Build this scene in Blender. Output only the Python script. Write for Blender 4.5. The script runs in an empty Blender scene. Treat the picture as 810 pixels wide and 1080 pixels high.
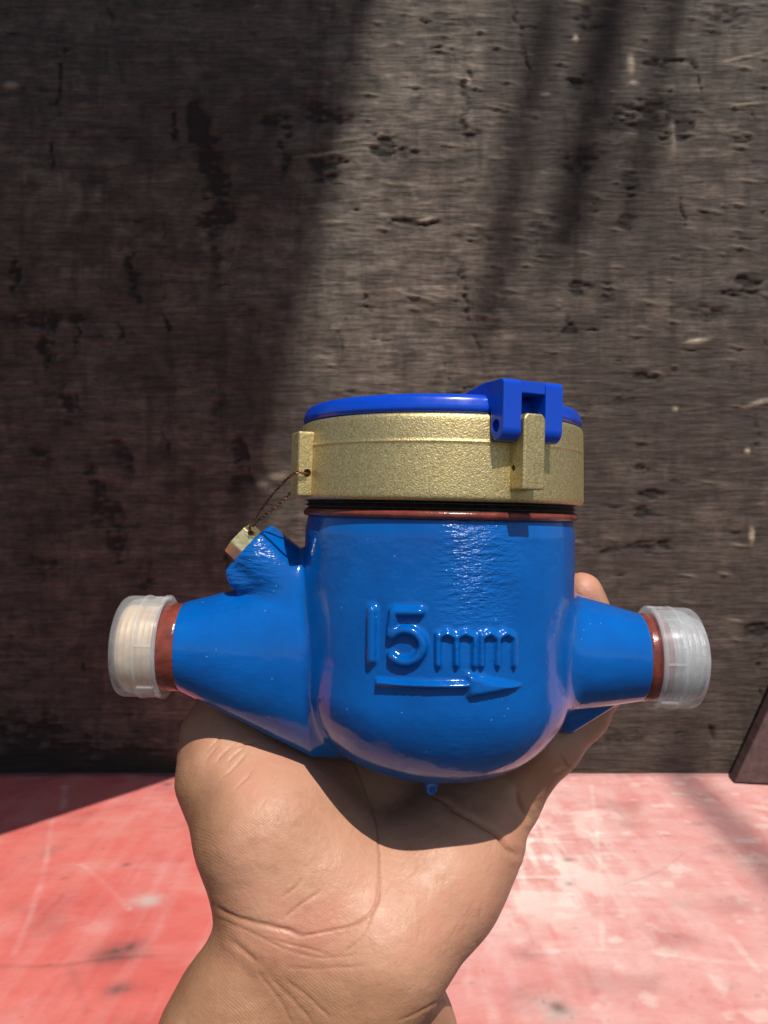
import bpy, bmesh, math, random
import numpy as np
from mathutils import Vector, Matrix

random.seed(4)
rng = np.random.default_rng(11)
R = math.radians
scn = bpy.context.scene
col = scn.collection

# ------------------------------------------------------------------ camera
H = 0.306                       # camera height above the red floor
WALL = 0.90                     # distance from the camera to the plywood
cam_d = bpy.data.cameras.new('camera')
cam = bpy.data.objects.new('camera', cam_d)
col.objects.link(cam)
cam.location = (0, 0, H)
cam.rotation_euler = (R(90), 0, 0)
cam_d.sensor_fit = 'HORIZONTAL'
cam_d.sensor_width = 36
cam_d.lens = 36                 # picture width equals the distance
cam_d.clip_start = 0.01
cam_d.clip_end = 200
cam_d.dof.use_dof = True
cam_d.dof.focus_distance = 0.20
cam_d.dof.aperture_fstop = 55
scn.camera = cam

# ------------------------------------------------------------------ light
SUN_EL, SUN_AZ = 57.0, 17.0
SUNV = Vector((math.sin(R(SUN_AZ)) * math.cos(R(SUN_EL)),
               -math.cos(R(SUN_AZ)) * math.cos(R(SUN_EL)), math.sin(R(SUN_EL))))
world = bpy.data.worlds.new('World')
scn.world = world
world.use_nodes = True
wn = world.node_tree
bg = wn.nodes['Background']
sky = wn.nodes.new('ShaderNodeTexSky')
sky.sky_type = 'NISHITA'
sky.sun_disc = False
sky.sun_elevation = R(SUN_EL)
sky.sun_rotation = R(180 - SUN_AZ)
wn.links.new(sky.outputs[0], bg.inputs[0])
bg.inputs[1].default_value = 0.074
sun_d = bpy.data.lights.new('sun', 'SUN')
sun_d.energy = 4.4
sun_d.angle = R(0.53)
sun_d.color = (1.0, 0.955, 0.89)
sun = bpy.data.objects.new('sun', sun_d)
col.objects.link(sun)
sun.rotation_euler = SUNV.to_track_quat('Z', 'Y').to_euler()
sun.location = SUNV * 3

vs = scn.view_settings
vs.view_transform = 'Standard'
vs.look = 'None'
vs.exposure = 0.0
vs.gamma = 1.0
vs.use_curve_mapping = False


# ------------------------------------------------------------------ helpers
def W(px, py, d):
    """a point of the place, from its direction and its distance d"""
    return np.array(((px - 405) / 810 * d, d, H - (py - 540) / 810 * d))


def tag(o, label=None, cat=None, group=None, kind=None):
    for k, v in (('label', label), ('category', cat), ('group', group), ('kind', kind)):
        if v:
            o[k] = v
    return o


def link(name, me, mat=None, parent=None, smooth=None):
    o = bpy.data.objects.new(name, me)
    col.objects.link(o)
    if mat:
        me.materials.append(mat)
    if parent:
        o.parent = parent
    if smooth is not None:
        me.polygons.foreach_set('use_smooth', [bool(smooth)] * len(me.polygons))
    return o


def np_mesh(name, V, Q):
    V = np.asarray(V, np.float32)
    Q = np.asarray(Q, np.int32)
    me = bpy.data.meshes.new(name)
    k = Q.shape[1]
    me.vertices.add(len(V))
    me.vertices.foreach_set('co', V.ravel())
    me.loops.add(Q.size)
    me.loops.foreach_set('vertex_index', Q.ravel())
    me.polygons.add(len(Q))
    me.polygons.foreach_set('loop_start', np.arange(0, Q.size, k, dtype=np.int32))
    me.polygons.foreach_set('loop_total', np.full(len(Q), k, np.int32))
    me.update(calc_edges=True)
    me.validate()
    return me


def attr(me, name, vals):
    a = me.attributes.new(name, 'FLOAT', 'POINT')
    a.data.foreach_set('value', np.asarray(vals, np.float32))


def lathe(profile, axis='z', seg=160, closed=False):
    """profile: list of (r, h)"""
    P = np.array(profile, float)
    n = len(P)
    a = np.linspace(0, 2 * math.pi, seg, endpoint=False)
    r, h = P[:, 0][:, None], P[:, 1][:, None]
    X, Y, Z = r * np.cos(a), r * np.sin(a), h + 0 * a
    if axis == 'x':
        V = np.stack([Z, X, Y], -1).reshape(-1, 3)
    else:
        V = np.stack([X, Y, Z], -1).reshape(-1, 3)
    Q = []
    rows = range(n if closed else n - 1)
    j = np.arange(seg)
    j2 = (j + 1) % seg
    for i in rows:
        i2 = (i + 1) % n
        Q.append(np.stack([i * seg + j, i * seg + j2, i2 * seg + j2, i2 * seg + j], -1))
    me = np_mesh('lathe', V, np.concatenate(Q))
    bm = bmesh.new()
    bm.from_mesh(me)
    bmesh.ops.recalc_face_normals(bm, faces=bm.faces)
    bm.to_mesh(me)
    bm.free()
    return me


def arc(cx, cy, r, a0, a1, n=8):
    return [(cx + r * math.cos(R(a0 + (a1 - a0) * i / n)), cy + r * math.sin(R(a0 + (a1 - a0) * i / n))) for i in range(n + 1)]


def prism(poly, y0, y1, bevel=0.0, seg=3):
    """poly in (x,z), extruded along y"""
    bm = bmesh.new()
    a = [bm.verts.new((x, y0, z)) for x, z in poly]
    f = bm.faces.new(a)
    r = bmesh.ops.extrude_face_region(bm, geom=[f])
    vv = [g for g in r['geom'] if isinstance(g, bmesh.types.BMVert)]
    bmesh.ops.translate(bm, vec=(0, y1 - y0, 0), verts=vv)
    bmesh.ops.recalc_face_normals(bm, faces=bm.faces)
    if bevel:
        bmesh.ops.bevel(bm, geom=list(bm.edges), offset=bevel, segments=seg, profile=0.6, affect='EDGES', clamp_overlap=True)
    me = bpy.data.meshes.new('prism')
    bm.to_mesh(me)
    bm.free()
    return me


def cut(o, cutter_me, mw):
    """a drilled hole"""
    c = bpy.data.objects.new('cutter', cutter_me)
    col.objects.link(c)
    c.matrix_world = mw
    bpy.context.view_layer.update()
    m = o.modifiers.new('b', 'BOOLEAN')
    m.operation = 'DIFFERENCE'
    m.object = c
    m.solver = 'EXACT'
    m.use_self = True
    dg = bpy.context.evaluated_depsgraph_get()
    me = bpy.data.meshes.new_from_object(o.evaluated_get(dg))
    o.modifiers.clear()
    o.data = me
    bpy.data.objects.remove(c)


def tube(path, rad, seg=8):
    P = np.array(path, float)
    T = np.gradient(P, axis=0)
    T /= np.linalg.norm(T, axis=1)[:, None]
    up = np.array((0.31, 0.93, 0.2))
    U = np.cross(T, up)
    U /= np.linalg.norm(U, axis=1)[:, None]
    B = np.cross(T, U)
    a = np.linspace(0, 2 * math.pi, seg, endpoint=False)
    V = P[:, None] + rad * (np.cos(a)[None, :, None] * U[:, None] + np.sin(a)[None, :, None] * B[:, None])
    Q = []
    j = np.arange(seg)
    j2 = (j + 1) % seg
    for i in range(len(P) - 1):
        Q.append(np.stack([i * seg + j, i * seg + j2, (i + 1) * seg + j2, (i + 1) * seg + j], -1))
    return V.reshape(-1, 3), np.concatenate(Q)


# value noise on arrays
def vnoise(x, y, seed=0):
    x = np.asarray(x, np.float64)
    y = np.asarray(y, np.float64)
    xi = np.floor(x).astype(np.int64)
    yi = np.floor(y).astype(np.int64)
    xf = x - xi
    yf = y - yi
    xf = xf * xf * (3 - 2 * xf)
    yf = yf * yf * (3 - 2 * yf)

    def h(i, j):
        n = (i * 374761393 + j * 668265263 + seed * 1442695041) & 0xffffffff
        n = ((n ^ (n >> 13)) * 1274126177) & 0xffffffff
        n = n ^ (n >> 16)
        return (n & 0xffff) / 65535.0
    return (h(xi, yi) * (1 - xf) + h(xi + 1, yi) * xf) * (1 - yf) + (h(xi, yi + 1) * (1 - xf) + h(xi + 1, yi + 1) * xf) * yf


def fbm(x, y, seed=0, octv=4):
    s = 0
    a = 0.5
    for i in range(octv):
        s = s + a * vnoise(x * 2 ** i, y * 2 ** i, seed + i * 17)
        a *= 0.5
    return s / (1 - 0.5 ** octv)


def sstep(a, b, x):
    t = np.clip((x - a) / (b - a), 0, 1)
    return t * t * (3 - 2 * t)


def seg_dist(x, y, pts):
    d = np.full(np.shape(x), 1e9)
    for (ax, ay), (bx, by) in zip(pts[:-1], pts[1:]):
        dx, dy = bx - ax, by - ay
        L = dx * dx + dy * dy + 1e-20
        t = np.clip(((x - ax) * dx + (y - ay) * dy) / L, 0, 1)
        d = np.minimum(d, np.hypot(x - ax - t * dx, y - ay - t * dy))
    return d


def smooth_poly(pts, n=6):
    """Catmull-Rom"""
    P = np.array(pts, float)
    P = np.vstack([2 * P[0] - P[1], P, 2 * P[-1] - P[-2]])
    out = []
    for i in range(1, len(P) - 2):
        for t in np.linspace(0, 1, n, endpoint=False):
            a, b, c, d = P[i - 1], P[i], P[i + 1], P[i + 2]
            out.append(0.5 * (2 * b + (c - a) * t + (2 * a - 5 * b + 4 * c - d) * t * t + (3 * b - a - 3 * c + d) * t ** 3))
    out.append(P[-2])
    return np.array(out)


# ---- signed distance grids -> closed meshes
class Field:
    def __init__(s, lo, hi, h):
        s.lo = np.array(lo, float)
        s.h = h
        n = np.ceil((np.array(hi) - s.lo) / h).astype(int) + 1
        s.ax = [(s.lo[i] + h * np.arange(n[i])).astype(np.float32) for i in range(3)]
        s.F = np.full(n, 0.03, np.float32)

    def sub(s, lo, hi):
        sl = []
        for i in range(3):
            a = int(np.clip(math.floor((lo[i] - s.lo[i]) / s.h), 0, len(s.ax[i])))
            b = int(np.clip(math.ceil((hi[i] - s.lo[i]) / s.h) + 1, 0, len(s.ax[i])))
            sl.append(slice(a, b))
        return tuple(sl), s.ax[0][sl[0]][:, None, None], s.ax[1][sl[1]][None, :, None], s.ax[2][sl[2]][None, None, :]

    def union(s, lo, hi, fn, k):
        sl, x, y, z = s.sub(np.array(lo) - k - 2 * s.h, np.array(hi) + k + 2 * s.h)
        d = fn(x, y, z).astype(np.float32)
        a = s.F[sl]
        h = np.clip(0.5 + 0.5 * (a - d) / k, 0, 1)
        s.F[sl] = a * (1 - h) + d * h - k * h * (1 - h)

    def cone(s, a, b, r1, r2, k):
        a, b = np.array(a, float), np.array(b, float)
        m = max(r1, r2)
        ba = b - a
        L = float(ba @ ba) + 1e-18

        def fn(x, y, z):
            X, Y, Z = x - a[0], y - a[1], z - a[2]
            t = np.clip((X * ba[0] + Y * ba[1] + Z * ba[2]) / L, 0, 1)
            return np.sqrt((X - t * ba[0]) ** 2 + (Y - t * ba[1]) ** 2 + (Z - t * ba[2]) ** 2) - (r1 + (r2 - r1) * t)
        s.union(np.minimum(a, b) - m, np.maximum(a, b) + m, fn, k)

    def mesh(s):
        F = s.F
        ins = F < 0
        n = np.array(F.shape)
        c = np.zeros(n - 1, np.int8)
        for i in (0, 1):
            for j in (0, 1):
                for k in (0, 1):
                    c += ins[i:n[0] - 1 + i, j:n[1] - 1 + j, k:n[2] - 1 + k]
        act = (c > 0) & (c < 8)
        I = np.argwhere(act)
        idx = np.full(n - 1, -1, np.int32)
        idx[act] = np.arange(len(I))
        acc = np.zeros((len(I), 3))
        cnt = np.zeros(len(I))
        corners = [(i, j, k) for i in (0, 1) for j in (0, 1) for k in (0, 1)]
        val = {q: F[I[:, 0] + q[0], I[:, 1] + q[1], I[:, 2] + q[2]].astype(float) for q in corners}
        for q in corners:
            for ax in range(3):
                if q[ax] == 0:
                    p = list(q)
                    p[ax] = 1
                    p = tuple(p)
                    va, vb = val[q], val[p]
                    m = (va < 0) != (vb < 0)
                    t = np.where(m, va / np.where(m, va - vb, 1), 0)
                    pos = np.array(q)[None, :] + t[:, None] * (np.array(p) - np.array(q))[None, :]
                    acc[m] += pos[m]
                    cnt[m] += 1
        V = s.lo + s.h * (I + acc / cnt[:, None])
        Q = []
        for ax in range(3):
            A = np.moveaxis(ins, [ax, (ax + 1) % 3, (ax + 2) % 3], [0, 1, 2])
            D = np.moveaxis(idx, [ax, (ax + 1) % 3, (ax + 2) % 3], [0, 1, 2])
            ch = A[:-1, 1:-1, 1:-1] != A[1:, 1:-1, 1:-1]
            E = np.argwhere(ch)
            i, j, k = E[:, 0], E[:, 1] + 1, E[:, 2] + 1
            q = np.stack([D[i, j - 1, k - 1], D[i, j, k - 1], D[i, j, k], D[i, j - 1, k]], -1)
            f = ~A[i, j, k]
            q[f] = q[f][:, ::-1]
            Q.append(q)
        Q = np.concatenate(Q)
        Q = Q[(Q >= 0).all(1)]
        return V, Q


# ------------------------------------------------------------------ material kit
class Mat:
    def __init__(s, name):
        s.m = bpy.data.materials.new(name)
        s.m.use_nodes = True
        s.t = s.m.node_tree
        s.b = s.t.nodes['Principled BSDF']
        s._tc = None

    def n(s, t, **kw):
        o = s.t.nodes.new('ShaderNode' + t)
        for k, v in kw.items():
            setattr(o, k, v)
        return o

    def l(s, a, b):
        s.t.links.new(a, b)

    def coord(s, scale=(1, 1, 1)):
        if s._tc is None:
            s._tc = s.n('TexCoord')
        mp = s.n('Mapping')
        mp.inputs['Scale'].default_value = scale
        s.l(s._tc.outputs['Object'], mp.inputs[0])
        return mp.outputs[0]

    def noise(s, scale, detail=4, rough=0.55, vec=None, dist=0.0):
        o = s.n('TexNoise')
        o.inputs['Scale'].default_value = scale
        o.inputs['Detail'].default_value = detail
        o.inputs['Roughness'].default_value = rough
        o.inputs['Distortion'].default_value = dist
        s.l(vec if vec is not None else s.coord(), o.inputs['Vector'])
        return o.outputs['Fac']

    def ramp(s, f, stops):
        o = s.n('ValToRGB')
        e = o.color_ramp.elements
        while len(e) < len(stops):
            e.new(0.5)
        for q, (p, c) in zip(e, stops):
            q.position = p
            q.color = (*c, 1) if not np.isscalar(c) else (c, c, c, 1)
        s.l(f, o.inputs[0])
        return o.outputs[0]

    def mix(s, f, a, b, mode='MIX'):
        o = s.n('Mix', data_type='RGBA', blend_type=mode)
        for v, sock in ((f, o.inputs[0]), (a, o.inputs[6]), (b, o.inputs[7])):
            if hasattr(v, 'links'):
                s.l(v, sock)
            elif np.isscalar(v):
                sock.default_value = v
            else:
                sock.default_value = (*v, 1)
        return o.outputs[2]

    def math(s, op, a, b=0.0, clamp=False):
        o = s.n('Math', operation=op, use_clamp=clamp)
        for v, sock in ((a, o.inputs[0]), (b, o.inputs[1])):
            if hasattr(v, 'links'):
                s.l(v, sock)
            else:
                sock.default_value = v
        return o.outputs[0]

    def attr(s, name):
        o = s.n('Attribute', attribute_name=name)
        return o.outputs['Fac']

    def bump(s, hgt, dist, strength=1.0, prev=None):
        o = s.n('Bump')
        o.inputs['Strength'].default_value = strength
        o.inputs['Distance'].default_value = dist
        s.l(hgt, o.inputs['Height'])
        if prev is not None:
            s.l(prev, o.inputs['Normal'])
        return o.outputs[0]

    def set(s, **kw):
        for k, v in kw.items():
            sock = s.b.inputs[k.replace('_', ' ')]
            if hasattr(v, 'links'):
                s.l(v, sock)
            elif isinstance(v, tuple) and len(v) == 3 and sock.type == 'RGBA':
                sock.default_value = (*v, 1)
            else:
                sock.default_value = v
        return s.m


def mat_paint():
    m = Mat('blue_gloss_paint')
    big = m.noise(60, 4)
    c = m.ramp(big, [(0.3, (0.000, 0.086, 0.365)), (0.7, (0.000, 0.120, 0.475))])
    v = m.n('TexVoronoi')
    v.inputs['Scale'].default_value = 420
    m.l(m.coord(), v.inputs['Vector'])
    n2 = m.noise(150, 2)
    dots = m.math('MULTIPLY', m.math('LESS_THAN', v.outputs['Distance'], 0.10), m.math('GREATER_THAN', n2, 0.62))
    c = m.mix(m.math('MULTIPLY', dots, 0.35), c, (0.35, 0.5, 0.75))
    # brush waves run round the drum, fine orange peel on top
    wav = m.noise(1, 3, 0.55, m.coord((330, 330, 900)))
    sx = m.n('SeparateXYZ')
    m.l(m.coord(), sx.inputs[0])
    thick = m.n('MapRange')
    thick.inputs[1].default_value, thick.inputs[2].default_value = 0.008, 0.026
    thick.inputs[3].default_value, thick.inputs[4].default_value = 0.10, 1.0
    m.l(sx.outputs['Z'], thick.inputs[0])
    wx_ = m.ramp(m.math('ADD', m.math('MULTIPLY', sx.outputs['X'], 20.0), 0.5), [(0.40, 0.0), (0.58, 1.0), (0.68, 1.0), (0.88, 0.0)])
    wav = m.math('MULTIPLY', wav, m.math('MULTIPLY', thick.outputs[0], m.math('ADD', m.math('MAXIMUM', wx_, m.ramp(m.math('MULTIPLY', sx.outputs['X'], -10.0), [(0.43, 0.0), (0.55, 0.8)])), 0.03)))
    peel = m.noise(330, 2)
    lump = m.noise(95, 3)
    bp = m.bump(lump, 0.0006, 0.6)
    bp = m.bump(wav, 0.0014, 0.75, bp)
    bp = m.bump(peel, 0.0002, 0.25, bp)
    rg = m.math('ADD', m.ramp(m.noise(45, 5), [(0.35, 0.10), (0.7, 0.17)]), m.math('MULTIPLY', m.math('MULTIPLY', wx_, thick.outputs[0]), 0.14))
    return m.set(Base_Color=c, Roughness=rg, Normal=bp, Coat_Weight=0.25, Coat_Roughness=0.05, Specular_IOR_Level=0.36)


def mat_brass(name='sandblasted_brass', metal=0.85, gran=2300, base=((0.50, 0.375, 0.135), (0.93, 0.745, 0.38)), rough=0.45, hb=0.0002):
    m = Mat(name)
    g = m.noise(gran, 3, 0.6)
    c = m.ramp(m.noise(gran * 0.7, 3), [(0.3, base[0]), (0.7, base[1])])
    c = m.mix(m.math('MULTIPLY', m.noise(120, 4), 0.35), c, (0.42, 0.40, 0.26))
    return m.set(Base_Color=c, Metallic=metal, Roughness=rough, Normal=m.bump(g, hb, 0.8))


def mat_plastic(name, c, rough=0.22):
    m = Mat(name)
    return m.set(Base_Color=c, Roughness=m.ramp(m.noise(240, 4), [(0.3, rough * 0.8), (0.75, rough * 1.5)]),
                 Normal=m.bump(m.noise(130, 3), 0.0003, 0.25), Subsurface_Weight=0.0, Coat_Weight=0.2)


def mat_primer():
    m = Mat('red_primer')
    c = m.ramp(m.noise(300, 4), [(0.3, (0.13, 0.028, 0.021)), (0.7, (0.26, 0.056, 0.036))])
    return m.set(Base_Color=c, Roughness=0.22, Normal=m.bump(m.noise(420, 3), 0.0004, 0.5))


def mat_black():
    m = Mat('black_gasket')
    return m.set(Base_Color=m.ramp(m.noise(600, 4), [(0.4, (0.010, 0.009, 0.009)), (0.72, (0.05, 0.03, 0.022))]),
                 Roughness=0.45, Normal=m.bump(m.noise(900, 3), 0.0005, 0.7))


def mat_cap(name, tint):
    m = Mat(name)
    c = m.ramp(m.noise(180, 4), [(0.3, tuple(0.88 * t for t in tint)), (0.7, tint)])
    m.set(Base_Color=c, Roughness=0.25, Specular_IOR_Level=0.45, Normal=m.bump(m.noise(500, 3), 0.0002, 0.3))
    tr = m.n('BsdfTransparent')
    tl = m.n('BsdfTranslucent')
    m.l(c, tl.inputs['Color'])
    mx = m.n('MixShader')
    mx.inputs[0].default_value = 0.45
    m.l(m.b.outputs[0], mx.inputs[1])
    m.l(tl.outputs[0], mx.inputs[2])
    mx2 = m.n('MixShader')
    m.l(m.ramp(m.noise(140, 4), [(0.3, 0.20), (0.7, 0.31)]), mx2.inputs[0])
    m.l(tr.outputs[0], mx2.inputs[1])
    m.l(mx.outputs[0], mx2.inputs[2])
    m.l(mx2.outputs[0], m.t.nodes['Material Output'].inputs[0])
    return m.m


def mat_skin():
    m = Mat('skin')
    a = m.ramp(m.noise(38, 6, 0.68), [(0.3, (0.43, 0.205, 0.120)), (0.5, (0.54, 0.280, 0.176)), (0.7, (0.59, 0.250, 0.172))])
    tan = m.attr('tan')  # tan skin plus shade painted onto the left-facing side
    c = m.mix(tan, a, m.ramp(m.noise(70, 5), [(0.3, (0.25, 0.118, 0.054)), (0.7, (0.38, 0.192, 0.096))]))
    fine = m.noise(900, 3, 0.6)
    c = m.mix(m.math('MULTIPLY', fine, 0.16), c, (0.42, 0.19, 0.12))
    c = m.mix(m.math('MULTIPLY', m.attr('crease'), 0.62), c, (0.30, 0.115, 0.065))
    sp = m.n('TexVoronoi')
    sp.inputs['Scale'].default_value = 330
    m.l(m.coord(), sp.inputs['Vector'])
    # friction ridges: distorted fine waves; plus a net of tiny lines
    w = m.n('TexWave', wave_type='BANDS', bands_direction='DIAGONAL')
    w.inputs['Scale'].default_value = 620
    w.inputs['Distortion'].default_value = 26
    w.inputs['Detail'].default_value = 2
    w.inputs['Detail Scale'].default_value = 0.07
    m.l(m.coord(), w.inputs['Vector'])
    vo = m.n('TexVoronoi', feature='DISTANCE_TO_EDGE')
    vo.inputs['Scale'].default_value = 620
    m.l(m.coord((1, 0.6, 1.3)), vo.inputs['Vector'])
    net = m.math('MINIMUM', vo.outputs['Distance'], 0.22)
    bp = m.bump(m.noise(190, 6, 0.65), 0.0007, 0.55)
    bp = m.bump(m.math('MULTIPLY', w.outputs['Fac'], m.ramp(m.noise(60, 3), [(0.42, 0.0), (0.68, 1.0)])), 0.00006, 0.5, bp)
    bp = m.bump(net, 0.00022, 0.45, bp)
    m.set(Base_Color=c, Roughness=m.ramp(m.noise(300, 3), [(0.3, 0.40), (0.7, 0.55)]), Normal=bp, Subsurface_Weight=0.15, Subsurface_Scale=1.0,
          Specular_IOR_Level=0.42)
    m.b.inputs['Subsurface Radius'].default_value = (0.0032, 0.0012, 0.0007)
    return m.m


def mat_wall():
    m = Mat('weathered_plywood')
    g1 = m.noise(1, 6, 0.68, m.coord((22, 1, 260)))
    g2 = m.noise(1, 5, 0.65, m.coord((70, 1, 900)))
    gv = m.noise(1, 6, 0.7, m.coord((60, 1, 34)))
    big = m.noise(7, 6, 0.6)
    c = m.ramp(big, [(0.28, (0.105, 0.079, 0.060)), (0.5, (0.152, 0.123, 0.098)), (0.72, (0.196, 0.166, 0.136))])
    c = m.mix(m.math('MULTIPLY', m.attr('red'), 0.6), c, (0.140, 0.085, 0.068))
    g3 = m.noise(1, 6, 0.7, m.coord((9, 1, 75)), 0.6)
    c = m.mix(1.0, c, m.ramp(g3, [(0.30, 0.50), (0.5, 0.98), (0.68, 1.32)]), 'MULTIPLY')
    c = m.mix(1.0, c, m.ramp(m.noise(30, 9, 0.72, m.coord((1, 1, 1.5)), 0.5), [(0.34, 0.42), (0.5, 0.92), (0.66, 1.36)]), 'MULTIPLY')
    c = m.mix(m.attr('darken'), c, (0.052, 0.038, 0.031))
    gr = m.ramp(g1, [(0.32, 0.58), (0.5, 0.96), (0.7, 1.30)])
    c = m.mix(1.0, c, gr, 'MULTIPLY')
    c = m.mix(1.0, c, m.ramp(g2, [(0.3, 0.62), (0.52, 1.0), (0.75, 1.35)]), 'MULTIPLY')
    c = m.mix(1.0, c, m.ramp(gv, [(0.32, 0.70), (0.5, 0.98), (0.72, 1.2)]), 'MULTIPLY')
    c = m.mix(m.attr('stain_shade'), c, (0.020, 0.014, 0.011))
    c = m.mix(m.attr('chip'), c, (0.50, 0.42, 0.30))
    bp = m.bump(g1, 0.0022, 0.8)
    bp = m.bump(g2, 0.0010, 0.8, bp)
    return m.set(Base_Color=c, Roughness=0.72, Specular_IOR_Level=0.3, Normal=bp)


def mat_floor():
    m = Mat('worn_red_paint')
    a = m.ramp(m.noise(9, 6, 0.6), [(0.3, (0.58, 0.105, 0.092)), (0.5, (0.70, 0.160, 0.132)), (0.72, (0.71, 0.225, 0.175))])
    c = m.mix(m.attr('wear_glare'), a, m.ramp(m.noise(24, 6, 0.65), [(0.3, (0.72, 0.30, 0.27)), (0.7, (0.79, 0.46, 0.42))]))
    c = m.mix(m.math('MULTIPLY', m.ramp(m.noise(1, 5, 0.6, m.coord((60, 60, 60))), [(0.52, 0.0), (0.75, 1.0)]), 0.25), c, (0.42, 0.10, 0.09))
    c = m.mix(m.attr('pale'), c, (0.88, 0.74, 0.66))
    c = m.mix(m.attr('dirt_dark'), c, (0.13, 0.08, 0.07))
    bp = m.bump(m.noise(70, 6, 0.65), 0.0016, 0.5)
    return m.set(Base_Color=c, Roughness=m.ramp(m.noise(30, 4), [(0.3, 0.42), (0.7, 0.62)]), Normal=bp, Specular_IOR_Level=0.4)


def mat_wood(name, a, b):
    m = Mat(name)
    g = m.noise(1, 5, 0.65, m.coord((120, 9, 120)))
    return m.set(Base_Color=m.ramp(g, [(0.3, a), (0.7, b)]), Roughness=0.75, Normal=m.bump(g, 0.001, 0.7))


def mat_copper():
    m = Mat('copper_wire')
    return m.set(Base_Color=m.ramp(m.noise(900, 2), [(0.35, (0.10, 0.040, 0.022)), (0.7, (0.45, 0.22, 0.12))]), Metallic=0.8, Roughness=0.32)


M_paint, M_brass, M_primer, M_black, M_skin = mat_paint(), mat_brass(), mat_primer(), mat_black(), mat_skin()
M_lid = mat_plastic('blue_plastic', (0.001, 0.060, 0.56))
M_wall, M_floor, M_copper = mat_wall(), mat_floor(), mat_copper()
M_cap = mat_cap('milky_plastic', (0.86, 0.91, 0.93))
M_plug = mat_brass('plug_brass', 0.85, 700, ((0.58, 0.46, 0.20), (0.80, 0.68, 0.38)), 0.35, 0.0002)
M_threadA = mat_brass('thread_brass', 0.2, 260, ((0.66, 0.37, 0.18), (0.84, 0.62, 0.38)), 0.5, 0.0004)
M_threadB = mat_brass('thread_grey', 0.6, 500, ((0.30, 0.27, 0.30), (0.55, 0.52, 0.54)), 0.5, 0.0004)


# ------------------------------------------------------------------ floor
def axis_pts(lo, f0, f1, hi, fine, coarse):
    return np.unique(np.round(np.concatenate([np.arange(lo, f0, coarse), np.arange(f0, f1, fine), np.arange(f1, hi + coarse, coarse)]), 5))


def sheet(xs, ys):
    nx, ny = len(xs), len(ys)
    X, Y = np.meshgrid(xs, ys, indexing='ij')
    i, j = np.meshgrid(np.arange(nx - 1), np.arange(ny - 1), indexing='ij')
    a = (i * ny + j).ravel()
    Q = np.stack([a, a + ny, a + ny + 1, a + 1], -1)
    return X.ravel(), Y.ravel(), Q


def floor_px(px, py):
    d = WALL * 275 / (py - 540)
    return ((px - 405) / 810 * d, d)


fx, fy, fq = sheet(axis_pts(-1.6, -0.48, 0.48, 1.6, 0.002, 0.08), axis_pts(0.37, 0.42, 0.905, 1.0, 0.002, 0.05))
wear_glare = sstep(-0.10, 0.16, fx + 0.12 * (fbm(fx * 9, fy * 9, 3) - 0.5)) * (0.45 + 0.75 * fbm(fx * 22, fy * 22, 7))  # worn paint plus sun glare on the right, put into the colour
wear_glare += 0.25 * sstep(0.5, 0.8, fbm(fx * 14 + 3, fy * 30, 21)) * (1 - sstep(0.0, 0.2, fx))
core = np.exp(-(((fx - 0.11) / 0.10) ** 2 + ((fy - 0.70) / 0.13) ** 2))
pale = core * np.clip(sstep(0.42, 0.66, fbm(fx * 45, fy * 30, 31)) + 0.6 * sstep(.45, .65, fbm(fx * 130, fy * 14, 33)) + 0.5 * sstep(.5, .7, fbm(fx * 14, fy * 110, 35)), 0, 1.1)
wear_glare += 0.30 * sstep(.45, .7, fbm(fx * 90, fy * 9, 37)) * sstep(-.5, .1, fx) + 0.16 * sstep(.45, .7, fbm(fx * 70, fy * 6, 39))
pale += 0.35 * sstep(0.62, 0.75, fbm(fx * 60, fy * 60, 41)) * sstep(0.0, 0.2, fx)
dirt_dark = 0.22 * sstep(.58, .8, fbm(fx * 20, fy * 20, 43)) + 0.3 * sstep(.84, .93, fbm(fx * 150, fy * 150, 45, 2))
wob = 0.0030 * (fbm(fx * 50, fy * 50, 51) - 0.5)


def fline(pts, w, amt, to, soft=0.0012):
    P = [floor_px(*p) for p in pts]
    d = seg_dist(fx, fy, smooth_poly(P) if len(P) > 2 else P) + wob
    to += amt * 0.36 * (1 - sstep(w * 0.3, w + soft, d)) * (0.25 + 0.75 * sstep(0.35, 0.6, fbm(fx * 28, fy * 28, 61 + len(pts)))) * (0.6 + 0.6 * fbm(fx * 200, fy * 200, 65))


groove = np.zeros_like(fx)
fline([(55, 865), (48, 910), (35, 955), (15, 1005)], 0.0015, 0.8, pale, 0.002)
fline([(85, 910), (110, 930), (137, 958)], 0.0012, 0.8, pale, 0.002)
fline([(68, 828), (66, 856)], 0.003, 0.9, pale, 0.003)
fline([(624, 828), (632, 900), (636, 1000)], 0.0016, 0.95, pale, 0.0016)
fline([(560, 1003), (640, 1000), (810, 1018)], 0.0012, 0.7, pale, 0.003)
fline([(665, 972), (700, 1008)], 0.0016, 0.8, pale, 0.002)
fline([(770, 986), (800, 1022)], 0.0018, 0.9, pale, 0.002)
fline([(640, 935), (690, 920), (720, 900)], 0.0008, 0.5, dirt_dark)
fline([(0, 1016), (60, 1016), (130, 1008), (235, 1004)], 0.0010, 0.75, dirt_dark, 0.0025)
fline([(0, 1016), (60, 1016), (130, 1008), (235, 1004)], 0.0010, 0.9, groove, 0.002)
fline([(636, 1000), (634, 880), (626, 828)], 0.0004, 0.6, groove, 0.002)
fline([(560, 885), (630, 883), (720, 880)], 0.0008, 0.4, dirt_dark)
fline([(75, 1020), (92, 1065)], 0.0012, 0.5, dirt_dark, 0.003)
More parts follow.
